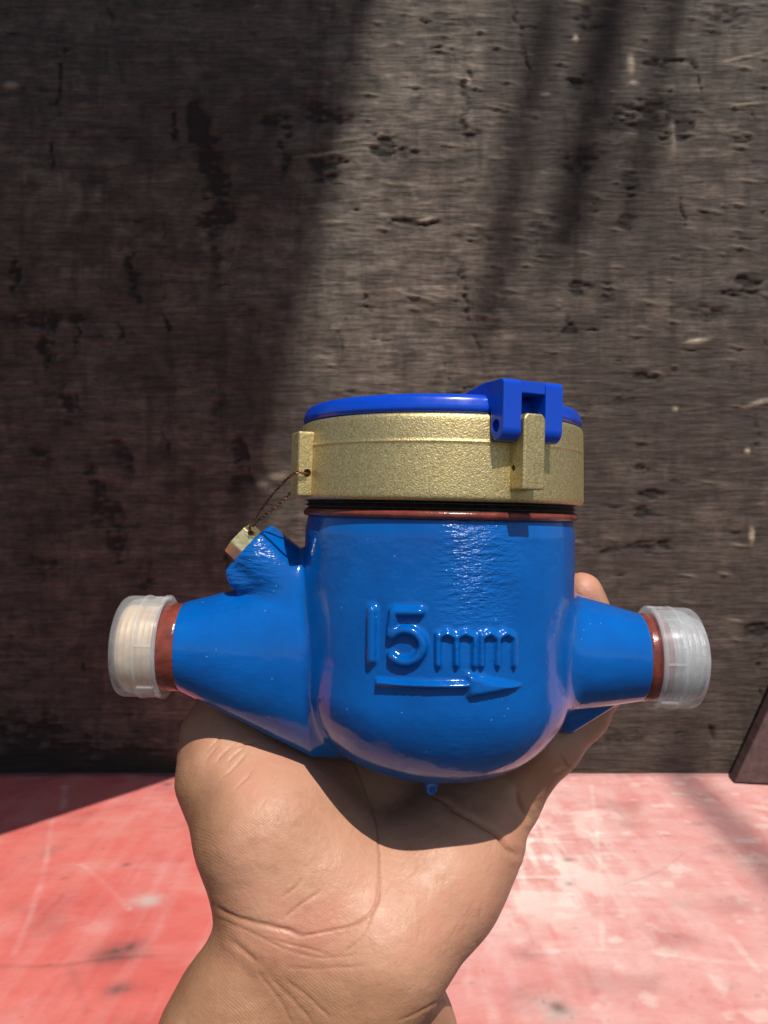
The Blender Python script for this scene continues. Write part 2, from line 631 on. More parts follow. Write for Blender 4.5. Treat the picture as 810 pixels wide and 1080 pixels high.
for (px, py, r, a, t) in [(155, 948, .011, .75, 'g'), (134, 911, .004, .7, 'd'), (118, 1005, .014, .75, 'd'), (138, 998, .012, .5, 'd'), (125, 1042, .009, .65, 'd'), (67, 925, .003, .5, 'd'),
                          (555, 1005, .01, .3, 'd'), (588, 1068, .01, .7, 'g'), (590, 1060, .006, .5, 'd'), (600, 905, .005, .5, 'd'), (600, 930, .004, .5, 'd'), (660, 868, .012, .35, 'd'),
                          (735, 868, .007, .3, 'd'), (560, 1050, .02, .25, 'd'), (520, 850, .012, .2, 'd'), (176, 826, .006, .6, 'd')]:
    cx, cy = floor_px(px, py)
    b = a * np.exp(-(((fx - cx) / r) ** 2 + ((fy - cy) / (r * 0.9)) ** 2)) * (0.3 + 1.2 * fbm(fx * 140, fy * 140, 71))
    if t == 'd':
        dirt_dark += b
    else:
        pale += b
        dirt_dark += 0.45 * b
dirt_dark += 0.85 * sstep(WALL - 0.016, WALL - 0.002, fy + 0.016 * (fbm(fx * 40, fy * 40, 81) - 0.5)) * (0.4 + 0.6 * (fx < 0))  # darker strip along the wall foot, stronger at the left
fz = 0.0012 * fbm(fx * 18, fy * 18, 91) - 0.0012 * np.clip(groove, 0, 1) - 0.0006 * np.clip(pale, 0, 1)
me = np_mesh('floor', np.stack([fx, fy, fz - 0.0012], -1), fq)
for nm, v in (('wear_glare', wear_glare), ('pale', pale), ('dirt_dark', dirt_dark)):
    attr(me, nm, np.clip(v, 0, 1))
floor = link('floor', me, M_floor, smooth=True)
tag(floor, 'worn red painted floor with scratches and faded pink patches', 'floor', kind='structure')


# dark ground, a step below the edge of the red floor
me = np_mesh('ground', [(-30, -30, -0.42), (30, -30, -0.42), (30, 30, -0.42), (-30, 30, -0.42)], [(0, 1, 2, 3)])
m = Mat('dark_earth')
ground = link('ground', me, m.set(Base_Color=m.ramp(m.noise(6, 6), [(0.3, (0.045, 0.038, 0.03)), (0.7, (0.085, 0.072, 0.058))]), Roughness=0.9, Normal=m.bump(m.noise(40, 5), 0.01, 0.6)))
tag(ground, 'dark earth ground below the red floor', 'ground', kind='structure')


# ------------------------------------------------------------------ plywood wall
def wall_px(px, py):
    return ((px - 405) / 810 * WALL, H - (py - 540) / 810 * WALL)


TOP = H + 4.398
wx, wz, wq = sheet(axis_pts(-1.2, -0.47, 0.47, 1.2, 0.0017, 0.06), np.concatenate([np.arange(-0.003, H + 0.615, 0.0017), [H + 0.635, TOP]]))
stain_shade = np.zeros_like(wx)
chip = np.zeros_like(wx)
dep = np.zeros_like(wx)
NZ = len(np.unique(np.round(wz, 6)))
WX1 = wx.reshape(-1, NZ)[:, 0]
WZ1 = wz.reshape(-1, NZ)[0]
wobx = 0.024 * (fbm(wx * 40, wz * 60, 5, 5) - 0.5)
wobz = 0.008 * (fbm(wx * 60, wz * 60, 6) - 0.5)
hgrain = fbm(wx * 80, wz * 190, 8, 4)
vgrain = fbm(wx * 210, wz * 60, 9, 4)


def window(cx, cz, ex, ez):
    i0, i1 = np.searchsorted(WX1, (cx - ex, cx + ex))
    k0, k1 = np.searchsorted(WZ1, (cz - ez, cz + ez))
    return slice(i0, i1), slice(k0, k1)


G = {k: v.reshape(-1, NZ) for k, v in dict(x=wx, z=wz, wobx=wobx, wobz=wobz, h=hgrain, v=vgrain, stain_shade=stain_shade, chip=chip, dep=dep).items()}


def blot(px, py, rx, rz, a, sl=0.0):
    cx, cz = wall_px(px, py)
    rx, rz = rx * WALL / 810, rz * WALL / 810
    w = window(cx, cz, 2.2 * rx + abs(sl) * 2.2 * rz + 0.006, 2.2 * rz + 0.003)
    x, z = G['x'][w], G['z'][w]
    u = (x + G['wobx'][w] - cx + sl * (z - cz)) / rx
    v = (z + G['wobz'][w] - cz) / rz
    q = np.exp(-(u ** 2 + v ** 2) ** 1.2)
    G['stain_shade'][w] += (1.9 if rx > 0.006 or rz > 0.012 else 1.1) * a * q * np.clip(3.0 * (G['h'][w] * 0.75 + G['v'][w] * 0.25) - 0.85, 0, 1.5)


for b in [(210, 135, 9, 34, 1.1, .12), (228, 185, 13, 45, 1.1, .18), (226, 230, 14, 10, .8), (292, 130, 16, 9, .9), (337, 112, 18, 10, .8), (350, 125, 22, 8, .7), (340, 175, 16, 16, .9), (345, 190, 14, 7, .8),
          (300, 160, 5, 45, .5), (405, 150, 22, 22, .6), (430, 160, 14, 8, .6), (435, 234, 30, 4, .8), (140, 290, 6, 34, .7, .15), (14, 290, 6, 24, .8, .1), (40, 336, 60, 9, .6), (46, 370, 7, 22, .8, .2), (222, 262, 14, 40, .4),
          (70, 425, 9, 30, .55, .2), (128, 480, 9, 30, .5, .2), (98, 520, 10, 40, .55, .2), (122, 560, 10, 46, .65, .15), (42, 480, 14, 14, .5), (48, 600, 14, 14, .55), (155, 610, 12, 22, .5, .2), (250, 490, 10, 44, .6, .05), (225, 425, 8, 22, .5),
          (610, 85, 14, 8, .8), (605, 80, 20, 4, .7), (705, 66, 26, 5, .9), (660, 130, 20, 12, .9), (712, 138, 16, 10, 1.0), (690, 120, 36, 24, .45), (615, 170, 26, 16, .6), (665, 200, 10, 38, .5), (660, 235, 14, 8, .7), (612, 305, 14, 8, .8), (640, 308, 8, 12, .6), (603, 345, 6, 16, .6),
          (790, 298, 14, 7, 1.1, 1.0), (775, 310, 20, 5, .9, 1.2), (740, 330, 36, 12, .35, 1.0), (690, 396, 20, 6, .6), (650, 420, 24, 12, .4), (680, 495, 14, 5, .9), (688, 520, 16, 5, .8), (675, 540, 12, 6, .9), (720, 508, 10, 5, .6), (680, 575, 26, 4, .7), (660, 582, 34, 4, .6), (705, 575, 6, 8, .6),
          (800, 665, 26, 7, .9), (770, 560, 40, 4, .4), (500, 250, 24, 5, .5), (560, 250, 26, 30, .35), (515, 330, 30, 50, .25), (60, 80, 60, 70, .2), (470, 20, 40, 14, .25), (620, 20, 16, 16, .6), (760, 20, 30, 16, .4),
          (30, 770, 60, 24, .5), (110, 790, 70, 14, .5), (10, 690, 30, 40, .25), (30, 560, 10, 60, .3), (640, 780, 80, 14, .3), (720, 730, 40, 8, .3), (490, 110, 5, 60, .5), (495, 140, 9, 5, .6)]:
    blot(*b)
# scattered checks and small cracks along the grain
for i in range(90):
    px, py = rng.uniform(-10, 820), rng.uniform(0, 800)
    L = rng.uniform(4, 22)
    blot(px, py, L, rng.uniform(0.6, 1.4), rng.uniform(.3, .8) * (1.0 if px > 360 else 0.7))
for i in range(60):
    blot(rng.uniform(-10, 820), rng.uniform(0, 780), rng.uniform(1.5, 3.5), rng.uniform(8, 34), rng.uniform(.25, .6), rng.uniform(-.1, .25))
# raised splinters and pale torn fibres
for i in range(210):
    px, py = rng.uniform(330, 820), rng.uniform(0, 330) if i < 140 else rng.uniform(300, 700)
    cx, cz = wall_px(px, py)
    rx, rz = rng.uniform(3, 11) * WALL / 810, rng.uniform(0.9, 1.6) * WALL / 810
    w = window(cx, cz, 3 * rx, 3 * rz + 0.5 * rx)
    q = np.exp(-(((G['x'][w] - cx) / rx) ** 2 + ((G['z'][w] + 0.15 * (G['x'][w] - cx) - cz) / rz) ** 2))
    G['chip'][w] += rng.uniform(.05, .35) * q
    G['dep'][w] += rng.uniform(.0008, .0032) * q
for (px, py, rx, rz, a, s) in [(735, 360, 11, 2.6, .95, .1), (793, 565, 3, 8, .8, 0), (800, 425, 14, 3, .5, .3), (788, 476, 3, 3, .9, 0), (607, 41, 3, 4, .9, 0), (665, 68, 4, 10, .8, -.3), (668, 88, 5, 3, .6, 0), (494, 86, 3, 4, .7, 0), (345, 162, 24, 1.6, .5, .1), (365, 148, 16, 1.5, .5, .1),
                               (350, 234, 14, 1.6, .5, 0), (292, 503, 10, 4, .5, 0), (277, 511, 6, 4, .5, 0), (12, 90, 8, 4, .5, 0), (575, 100, 5, 2, .4, 0), (712, 432, 3, 3, .6, 0), (450, 232, 8, 2, .6, .2), (780, 62, 16, 1.6, .5, .2), (790, 110, 22, 1.4, .4, .1), (710, 145, 3, 20, .3, 0)]:
    cx, cz = wall_px(px, py)
    q = np.exp(-((((wx - cx)) / (rx * WALL / 810)) ** 2 + ((wz - s * (wx - cx) - cz) / (rz * WALL / 810)) ** 2) ** 1.4)
    chip += a * q * (0.5 + 0.8 * vnoise(wx * 900, wz * 900, 13))
    dep += .0016 * q
red = sstep(0.45, 0.75, fbm(wx * 7 + 2, wz * 9, 15)) * 0.5 + 0.9 * sstep(0.30, 0.02, wz) * sstep(-0.05, -0.3, wx) + 0.35 * sstep(0.25, 0.0, wz)
stain_shade += 0.9 * sstep(0.036, 0.004, wz + 0.03 * (fbm(wx * 14, wz * 14, 27) - 0.5)) * (0.35 + 0.65 * (wx < 0))  # shadow line along the wall foot, painted in with the stains
stain_shade = 0.93 * sstep(0.08, 1.0, stain_shade)
dep += 0.0022 * (fbm(wx * 12, wz * 60, 19) - 0.5) + 0.0016 * (fbm(wx * 50, wz * 500, 23, 3) - 0.5) - 0.0030 * np.clip(stain_shade, 0, 1)
me = np_mesh('plywood', np.stack([wx, WALL - dep, wz], -1), wq)
pale_band = np.exp(-(((wx - 0.035) / 0.085) ** 2)) * sstep(0.30, 0.50, wz) + 0.8 * np.exp(-(((wx - 0.40) / 0.09) ** 2 + ((wz - H - 0.50) / 0.16) ** 2))  # paler band at upper middle, paler patch at upper right
darken = np.clip((0.50 + 0.32 * sstep(0.08, 0.2, wx) - 0.75 * pale_band) * (0.25 + 1.3 * fbm(wx * 10, wz * 14, 141, 5)), 0, 0.8)  # darker towards the right and outside the pale band
darken = np.clip(darken + 0.35 * sstep(.52, .72, fbm(wx * 26, wz * 40, 143, 5)) + 0.3 * sstep(.55, .75, fbm(wx * 80, wz * 12, 145, 4)), 0, 0.85)
for nm, v in (('stain_shade', stain_shade), ('chip', chip), ('red', red), ('darken', darken)):
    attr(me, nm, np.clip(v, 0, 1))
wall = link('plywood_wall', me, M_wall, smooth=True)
sol = wall.modifiers.new('thickness', 'SOLIDIFY')
sol.thickness = 0.012
sol.offset = -1
tag(wall, 'dark weathered plywood wall standing behind the blue meter', 'wall')

# dark plank leaning into the right-hand corner
M_plank = mat_wood('dark_plank', (0.045, 0.026, 0.024), (0.115, 0.070, 0.066))
pk = prism([(-0.012, 0.0), (0.10, 0.0), (0.335, 0.55), (0.223, 0.55)], 0.0, 0.022, 0.002, 2)
plank = link('leaning_plank', pk, M_plank)
x0, _ = wall_px(764, 815)
plank.location = (x0 + 0.008, WALL - 0.036, 0.001)
plank.rotation_euler = (0, 0, R(-9))
tag(plank, 'dark brown plank leaning in the corner at the right edge', 'plank')

# unseen shade casters, added and shaped for their shadows: sheet, slats, beam, low board
M_slat = mat_wood('grey_slat', (0.12, 0.10, 0.08), (0.25, 0.21, 0.17))
ZP = H + 4.4
KX, KY = SUNV.x / SUNV.z, -SUNV.y / SUNV.z


def flat_board(name, poly, th, mat, label, cat, group=None, z=None):
    cx = sum(p[0] for p in poly) / len(poly)
    cy = sum(p[1] for p in poly) / len(poly)
    bm = bmesh.new()
    f = bm.faces.new([bm.verts.new((x - cx, y - cy, 0)) for x, y in poly])
    r = bmesh.ops.extrude_face_region(bm, geom=[f])
    bmesh.ops.translate(bm, vec=(0, 0, th), verts=[g for g in r['geom'] if isinstance(g, bmesh.types.BMVert)])
    bmesh.ops.recalc_face_normals(bm, faces=bm.faces)
    me = bpy.data.meshes.new(name)
    bm.to_mesh(me)
    bm.free()
    o = link(name, me, mat)
    o.location = (cx, cy, ZP if z is None else z)
    tag(o, label, cat, group)
    return o




def over_wall(px, py):
    """the spot overhead whose shadow falls on this spot of the wall"""
    x, z = wall_px(px, py)
    return (x + KX * (ZP - z), WALL - KY * (ZP - z))


def over_floor(px, py):
    x, y = floor_px(px, py)
    return (x + KX * ZP, y - KY * ZP)


e0, e1, e2 = over_wall(402, 0), over_wall(300, 420), over_wall(232, 812)
sheet_poly = [(e0[0] + 0.01, WALL), e0, e1, e2, (-1.1, e2[1]), (-1.1, WALL)]
flat_board('shade_sheet', sheet_poly, 0.004, M_slat, 'unseen wide sheet added overhead to shade the left half of the wall', 'shade sheet')
ZL_ = H + 0.50


def low_floor(px, py):
    x, y = floor_px(px, py)
    return (x + KX * ZL_, y - KY * ZL_)


c0 = low_floor(196, 816)  # low board added out of view, outlined to cast the floor shade
flat_board('shade_board', [c0, low_floor(0, 880), low_floor(-260, 985), (-0.62, 0.02), (-0.62, 0.62), (c0[0], 0.62)], 0.012, M_slat, 'unseen low board added at the left to shade the floor and the foot of the wall', 'board', None, ZL_)
for a, b, ya, yb, lab in [(566, 592, 380, 330, 'unseen slat nearest the shade sheet, added for its shadow on the wall'), (624, 668, 300, 260, 'widest added shade slat, middle one of the three short slats'),
                          (700, 720, 230, 215, 'narrow added shade slat to the right of the widest slat')]:
    p0, p1 = over_wall(a, 0), over_wall(b, 0)
    s = -KX
    q0, q1 = over_wall(a - 0.19 * ya, ya), over_wall(b - 0.19 * yb, yb)
    flat_board('shade_slat', [q0, q1, (p1[0] + 0.01, WALL), (p0[0] + 0.01, WALL)], 0.012, M_slat, lab, 'slat', 'unseen slats above the wall')
b0, b1 = over_wall(500, 790)[1], over_wall(500, 810)[1]
p0, p1 = over_floor(728, 822), over_floor(828, 935)
flat_board('shade_slat', [(p1[0] - 0.012, p1[1] - 0.1), (p1[0] + 0.012, p1[1] - 0.1), (p0[0] + 0.012, b0 + 0.01), (p0[0] - 0.012, b0 + 0.01)], 0.012, M_slat, 'long unseen slat added to shade the floor, reaching out past the beam', 'slat', 'unseen slats above the wall')
flat_board('shade_beam', [(-0.02, b1), (1.1, b1), (1.1, b0), (-0.02, b0)], 0.02, M_slat, 'unseen beam added overhead to shade the wall foot, parallel to the wall', 'beam', None, ZP + 0.0125)

# ------------------------------------------------------------------ water meter
DM = 0.23
MC = W(460, 688, DM)
ROLL = R(1.25)
meter = bpy.data.objects.new('water_meter', None)
col.objects.link(meter)
meter.location = MC
meter.rotation_euler = (0, ROLL, 0)
tag(meter, 'glossy blue 15mm water meter with brass ring, held up in the hand', 'water meter')
bpy.context.view_layer.update()
RB = 0.0401


def loc2(px, py, d=DM):
    """point of the plane through the meter's axis -> meter coordinates"""
    p = Vector(W(px, py, d)) - Vector(MC)
    return Matrix.Rotation(-ROLL, 3, 'Y') @ p


def front_uv(px, py):
    """where a line of sight meets the drum: (arc length, height)"""
    o = np.array((0, 0, H))
    v = W(px, py, 1.0) - o
    a = v[0] ** 2 + v[1] ** 2
    b = -2 * (v[0] * MC[0] + v[1] * MC[1])
    c = MC[0] ** 2 + MC[1] ** 2 - RB ** 2
    t = (-b - math.sqrt(b * b - 4 * a * c)) / (2 * a)
    p = Matrix.Rotation(-ROLL, 3, 'Y') @ (Vector(o + v * t) - Vector(MC))
    return (math.atan2(p.x, -p.y) * RB, p.z)


f = Field((-0.0785, -0.0440, -0.0425), (0.0630, 0.0440, 0.0420), 0.0005)
PROF = np.array([(-0.0400, 0.0396), (-0.01, 0.0402), (0.012, 0.0401), (0.036, 0.0397), (0.0405, 0.0390)])


def drum(x, y, z):
    rho = np.sqrt(x * x + y * y)
    rz = np.interp(z.ravel(), PROF[:, 0], PROF[:, 1]).reshape(z.shape)
    rc = 0.0230
    zb = -0.0308
    q1 = rho - rz + rc
    q2 = (zb + rc) - z
    bot = np.sqrt(np.maximum(q1, 0) ** 2 + np.maximum(q2 + 0.12 * rho - 0.004, 0) ** 2) + np.minimum(np.maximum(q1, q2), 0) - rc
    return np.maximum(bot, z - 0.0405)


f.union((-.041, -.041, -.034), (.041, .041, .041), drum, 0.0005)


def pipe(x0, x1, r0, r1, z0, z1, cutlo, cuthi, q0=None, q1=None):
    def fn(x, y, z):
        t = np.clip((x - x0) / (x1 - x0), 0, 1)
        r = r0 + (r1 - r0) * t
        ry = r if q0 is None else q0 + (q1 - q0) * t
        zc = z0 + (z1 - z0) * t
        d = (np.sqrt((y * r / ry) ** 2 + (z - zc) ** 2) - r) * 0.9 * ry / r
        return np.maximum(np.maximum(d, cutlo - x), x - cuthi)
    return fn


f.union((-.078, -.03, -.034), (-.02, .03, .03), pipe(-.0757, -.0360, .0131, .0280, .0003, -.0038, -.0757, -.020, .0131, .0172), 0.0022)
f.union((.02, -.02, -.02), (.061, .02, .02), pipe(.0330, .0608, .0190, .0129, .0016, 0.0000, .020, .0608), 0.0035)
# web under the outlet pipe
f.cone(loc2(598, 756, .233), loc2(646, 738, .233), .0050, .0020, .002)

# strainer boss, up and to the left
bA, bB = loc2(316, 626), loc2(263, 577)
ax = (bB - bA).normalized()


def boss(x, y, z):
    X, Y, Z = x - bA.x, y - bA.y, z - bA.z
    t = X * ax.x + Y * ax.y + Z * ax.z
    rr = np.sqrt(np.maximum(X * X + Y * Y + Z * Z - t * t, 0))
    r = 0.0108 - 0.0012 * t / (bB - bA).length 
    d = rr - r
    e = t - (bB - bA).length
    return np.sqrt(np.maximum(d + 0.0015, 0) ** 2 + np.maximum(e + 0.0015, 0) ** 2) + np.minimum(np.maximum(d, e) + 0.0015, 0) - 0.0015


f.union((-.075, -.014, .0), (-.030, .014, .042), boss, 0.0025)
# rough casting gobs under the boss
for px, py, r in [(248, 612, .0022), (256, 617, .0020), (244, 604, .0016), (270, 612, .0018)]:
    p = loc2(px, py, DM - 0.006)
    f.cone(p, p + Vector((.002, 0, 0)), r, r, .002)
# paint drip under the belly
dp = Vector((-0.0015, -0.012, -0.0300))
f.cone(dp, dp + Vector((0, -0.0010, -0.0064)), .0040, .0017, .0028)
# raised lettering and arrow
sl, x, y, z = f.sub((-.030, -.042, -.025), (.032, -.024, .022))
U = (np.arctan2(x, -y) * RB) + 0 * z
Vv = z + 0 * U


def strokes(pts, w, soft=0.0006, closed=False):
    P = [front_uv(*p) for p in pts]
    return 1 - sstep(w - soft, w + soft, seg_dist(U, Vv, P))


em = np.zeros(U.shape)
em = np.maximum(em, strokes([(393, 643), (393, 695)], .00112))
five = [(443, 645), (416, 645), (413, 668)] + [(428 + 19 * math.cos(R(a)) * 0.95, 681 + 17 * math.sin(R(a))) for a in range(-140, 151, 20)]
em = np.maximum(em, strokes(five, .00108))
for x0_, w_ in ((462, 19), (507, 17)):
    em = np.maximum(em, 0.82 * strokes([(x0_, 669), (x0_, 701)], .00066, .0005))
    em = np.maximum(em, 0.82 * strokes([(x0_, 672), (x0_ + w_ * .5, 667), (x0_ + w_, 672), (x0_ + w_, 701)], .00066, .0005))
    em = np.maximum(em, 0.82 * strokes([(x0_ + w_, 672), (x0_ + w_ * 1.5, 667), (x0_ + 2 * w_, 672), (x0_ + 2 * w_, 701)], .00066, .0005))
em = np.maximum(em, strokes([(400, 719), (492, 722)], .00065, .0005))
tri = [front_uv(*p) for p in ((491, 708), (491, 737), (554, 723))]


def halfplane(a, b):
    nx, ny = b[1] - a[1], -(b[0] - a[0])
    L = math.hypot(nx, ny)
    return ((U - a[0]) * nx + (Vv - a[1]) * ny) / L


dt = np.maximum(np.maximum(halfplane(tri[0], tri[1]), halfplane(tri[1], tri[2])), halfplane(tri[2], tri[0]))
dt2 = np.maximum(np.maximum(-halfplane(tri[0], tri[1]), -halfplane(tri[1], tri[2])), -halfplane(tri[2], tri[0]))
dt = np.where(dt.min() < dt2.min(), dt, dt2)
em = np.maximum(em, 1 - sstep(-0.0013, 0.0002, dt))
f.F[sl] -= (0.00175 * em).astype(np.float32)
V, Q = f.mesh()
del f
me = np_mesh('body', V, Q)
body = link('body', me, M_paint, meter, True)
sm = body.modifiers.new('paint_flow', 'SMOOTH')
sm.factor = 0.5
sm.iterations = 1

# primer line, gasket with thread, brass ring
Z0 = 0.0447
link('primer_band', lathe([(0.030, .0398)] + arc(.0393, .0412, .0011, -60, 80, 6) + [(0.030, .0422)]), M_primer, meter, True)
gp = [(0.030, 0.0405)]
for i in range(3):
    zz = 0.0418 + i * 0.0012
    gp += [(0.0390, zz), (0.0399, zz + 0.0004), (0.0390, zz + 0.0010)]
gp += [(0.0388, Z0 + 0.003), (0.030, Z0 + 0.003)]
link('gasket', lathe(gp), M_black, meter, False)
ring_prof = ([(0.0372, Z0 + 0.0012), (0.0388, Z0)] + arc(0.0406, Z0 + 0.0012, 0.0012, -90, 0, 4) + [(0.04178, Z0 + 0.0020), (0.04170, Z0 + 0.006), (0.04150, Z0 + 0.0138), (0.04148, Z0 + 0.01445), (0.04161, Z0 + 0.0147), (0.04161, Z0 + 0.0149), (0.04146, Z0 + 0.01515), (0.04144, Z0 + 0.0158), (0.04128, Z0 + 0.0200)]
             + arc(0.0400, Z0 + 0.0207, 0.0012, 5, 90, 4) + [(0.0365, Z0 + 0.0219), (0.036, Z0 + 0.004)])
ring = link('brass_ring', lathe(ring_prof, seg=220, closed=True), M_brass, meter, True)
es = ring.modifiers.new('edges', 'EDGE_SPLIT')
es.split_angle = R(50)


def place(o, theta, r, z=0.0):
    """radial frame: local -y points outwards, x runs round the rim"""
    o.location = (r * math.sin(theta), -r * math.cos(theta), z)
    o.rotation_euler = (0, 0, theta)
    bpy.context.view_layer.update()


def cyl(r, L, seg=20):
    bm = bmesh.new()
    bmesh.ops.create_cone(bm, cap_ends=True, segments=seg, radius1=r, radius2=r, depth=L)
    me = bpy.data.meshes.new('cyl')
    bm.to_mesh(me)
    bm.free()
    return me


TH = R(24.8)
tab = link('hinge_tab', prism([(-.0032, Z0 + .0032), (.0032, Z0 + .0032), (.0032, Z0 + .0205), (.0022, Z0 + .0218), (-.0022, Z0 + .0218), (-.0032, Z0 + .0205)], -.0065, .004, .0006, 3), M_brass, ring, False)
place(tab, TH, .0408)
cut(tab, cyl(.0008, .02), tab.matrix_world @ Matrix.Translation((0, -.0022, Z0 + .0085)) @ Matrix.Rotation(R(90), 4, 'Y'))
LT = R(-66)
lug = link('seal_lug', prism([(-.0035, Z0 + .0008), (.0035, Z0 + .0008), (.0035, Z0 + .0185), (-.0035, Z0 + .0185)], -.0052, .004, .0007, 3), M_brass, ring, False)
place(lug, LT, .0402)
cut(lug, cyl(.0011, .02), lug.matrix_world @ Matrix.Translation((0, -.0026, Z0 + .0072)) @ Matrix.Rotation(R(90), 4, 'Y'))

# blue lid with its hinge
ZL = Z0 + 0.0221
lid = link('lid', lathe([(0.0, ZL), (0.036, ZL), (0.0400, ZL)] + arc(.0392, ZL + .0012, .0018, -50, 20, 4) + arc(.0381, ZL + .0023, .0025, 10, 85, 8) + [(0.034, ZL + .0050), (0.030, ZL + .0045), (0.012, ZL + .0052), (0.0, ZL + .0054)], seg=200), M_lid, meter, True)


def knuckle(x0, x1):
    # side outline in (radial, z); radial outwards negative y
    top, bot = ZL + .0078, ZL - .0072
    out = [(.020, ZL + .0050), (.012, ZL + .0064), (.0025, top), (-.0056, top), (-.0064, top - .0010)] + [(-.0034 - .0030 * math.cos(R(a)), bot + .0030 - .0030 * math.sin(R(a))) for a in range(0, 91, 15)]
    out += [(-.0026, bot), (-.0010, bot + .0020), (-.0006, ZL + .0008), (.006, ZL + .0010), (.020, ZL + .0012)]
    me = prism([(a, b) for a, b in out], x0, x1, .0004, 2)
    me.transform(Matrix.Rotation(R(90), 4, 'Z') @ Matrix.Scale(-1, 4, (0, 1, 0)))
    return me


HX = 0.0088
bmj = bmesh.new()
tmp = knuckle(-HX, -.0035)
bmj.from_mesh(tmp)
tmp2 = knuckle(.0035, HX)
bmj.from_mesh(tmp2)
br = prism([(-.0040, ZL + .0046), (.0040, ZL + .0046), (.0040, ZL + .00765), (-.0040, ZL + .00765)], -.0060, .010, .0003, 2)
bmj.from_mesh(br)
bmesh.ops.recalc_face_normals(bmj, faces=bmj.faces)
hm = bpy.data.meshes.new('hinge')
bmj.to_mesh(hm)
bmj.free()
hinge = link('hinge', hm, M_lid, lid, False)
place(hinge, TH, .0402)
cut(hinge, cyl(.0016, .0024), hinge.matrix_world @ Matrix.Translation((-HX, -.0032, ZL - .0035)) @ Matrix.Rotation(R(90), 4, 'Y'))

# red collars and the threads inside the caps
for s, xo, tm in ((-1, -.0757, M_threadA), (1, .0608, M_threadB)):
    link('collar', lathe([(.008, xo - s * .001), (.0127, xo - s * .001), (.0130, xo + s * .0006), (.0128, xo + s * .0048), (.0124, xo + s * .0062), (.008, xo + s * .0062)], 'x', 80), M_primer, meter, True)
    tp = [(.006, xo + s * .005)]
    for i in range(6):
        q = xo + s * (.0062 + i * .0017)
        tp += [(.0121, q), (.01235, q + s * .0006), (.0121, q + s * .0012)]
    tp += [(.0118, xo + s * .0166), (.0098, xo + s * .0166), (.0094, xo + s * .008), (0.0, xo + s * .008)]
    link('pipe_thread', lathe(tp, 'x', 80), tm, meter, False)

# hexagonal brass plug on the boss
bm = bmesh.new()
bmesh.ops.create_cone(bm, cap_ends=True, segments=6, radius1=.0058, radius2=.0058, depth=.0050)
bmesh.ops.bevel(bm, geom=list(bm.edges), offset=.0004, segments=2, profile=.6, affect='EDGES')
pm = bpy.data.meshes.new('plug')
bm.to_mesh(pm)
bm.free()
plug = link('plug', pm, M_plug, meter, False)
plug.location = bB + ax * 0.0022
plug.rotation_euler = (ax.to_track_quat('Z', 'Y').to_matrix() @ Matrix.Rotation(R(12), 3, 'Z')).to_euler()
bpy.context.view_layer.update()
ph = W(264, 561, DM - 0.005)
cut(plug, cyl(.0009, .02), Matrix.Translation(ph) @ Matrix.Rotation(R(75), 4, 'X'))


# ------------------------------------------------------------------ plastic caps
def cap(name, s, xo, label):
    r, L, t = .0149, .0136, .0008
    x = lambda v: xo + s * v
    prof = [(r - .0002, x(0)), (r, x(.0004)), (r, x(L - .002))] + [(r - .002 + .002 * math.cos(R(a)), x(L - .002 + .002 * math.sin(R(a)))) for a in (20, 45, 70, 90)]
    prof += [(.004, x(L)), (0, x(L)), (0, x(L - t)), (.004, x(L - t)), (r - .003, x(L - t))]
    prof += [(r - .0011, x(L - .003)), (r - t, x(L - .005)), (r - t, x(.0008)), (r - .0009, x(0.0002))]
    o = link(name, lathe(prof, 'x', 120, closed=True), M_cap, None, True)
    o.location = MC
    o.rotation_euler = (0, ROLL, 0)
    link('ridge', lathe([(r - .0001, x(.0058))] + [(r + .00035, x(.0061)), (r + .00035, x(.0067))] + [(r - .0001, x(.0070))], 'x', 120), M_cap, o, True)
    link('rim', lathe([(r - .0001, x(.0000)), (r + .0004, x(.0003)), (r + .0004, x(.0011)), (r - .0001, x(.0014))], 'x', 120), M_cap, o, True)
    rib = prism([(min(x(.0012), x(.0060)), -.0003), (max(x(.0012), x(.0060)), -.0003), (max(x(.0012), x(.0060)), .0003), (min(x(.0012), x(.0060)), .0003)], -r - .0004, -r + .0003)
    for i in range(7):
        q = link('rib', rib, None if i else M_cap, o)
        q.rotation_euler = (R(-62 + i * 51.4 + (8 if s > 0 else 0)), 0, 0)
    tag(o, label, 'cap', 'plastic caps on the pipe ends')
    return o


cap('plastic_cap', -1, -.0800, 'milky plastic cap with tan thread showing through, below the brass plug')
cap('plastic_cap', 1, .0630, 'milky plastic cap with grey thread showing through, on the right pipe end')

# ------------------------------------------------------------------ seal wire
def twisted(path, r=.00019, off=.00026, pitch=.0027):
    P = smooth_poly(path, 40)
    L = np.concatenate([[0], np.cumsum(np.linalg.norm(np.diff(P, axis=0), axis=1))])
    n = int(L[-1] / .00013)
    s = np.linspace(0, L[-1], n)
    C = np.stack([np.interp(s, L, P[:, i]) for i in range(3)], -1)
    T = np.gradient(C, axis=0)
    T /= np.linalg.norm(T, axis=1)[:, None]
    Uu = np.cross(T, (0.2, 1, 0.1))
    Uu /= np.linalg.norm(Uu, axis=1)[:, None]
    B = np.cross(T, Uu)
    out = []
    for ph_ in (0, math.pi):
        a = (2 * math.pi * s / pitch + ph_)[:, None]
        out.append(tube(C + off * (np.cos(a) * Uu + np.sin(a) * B), r, 6))
    return out


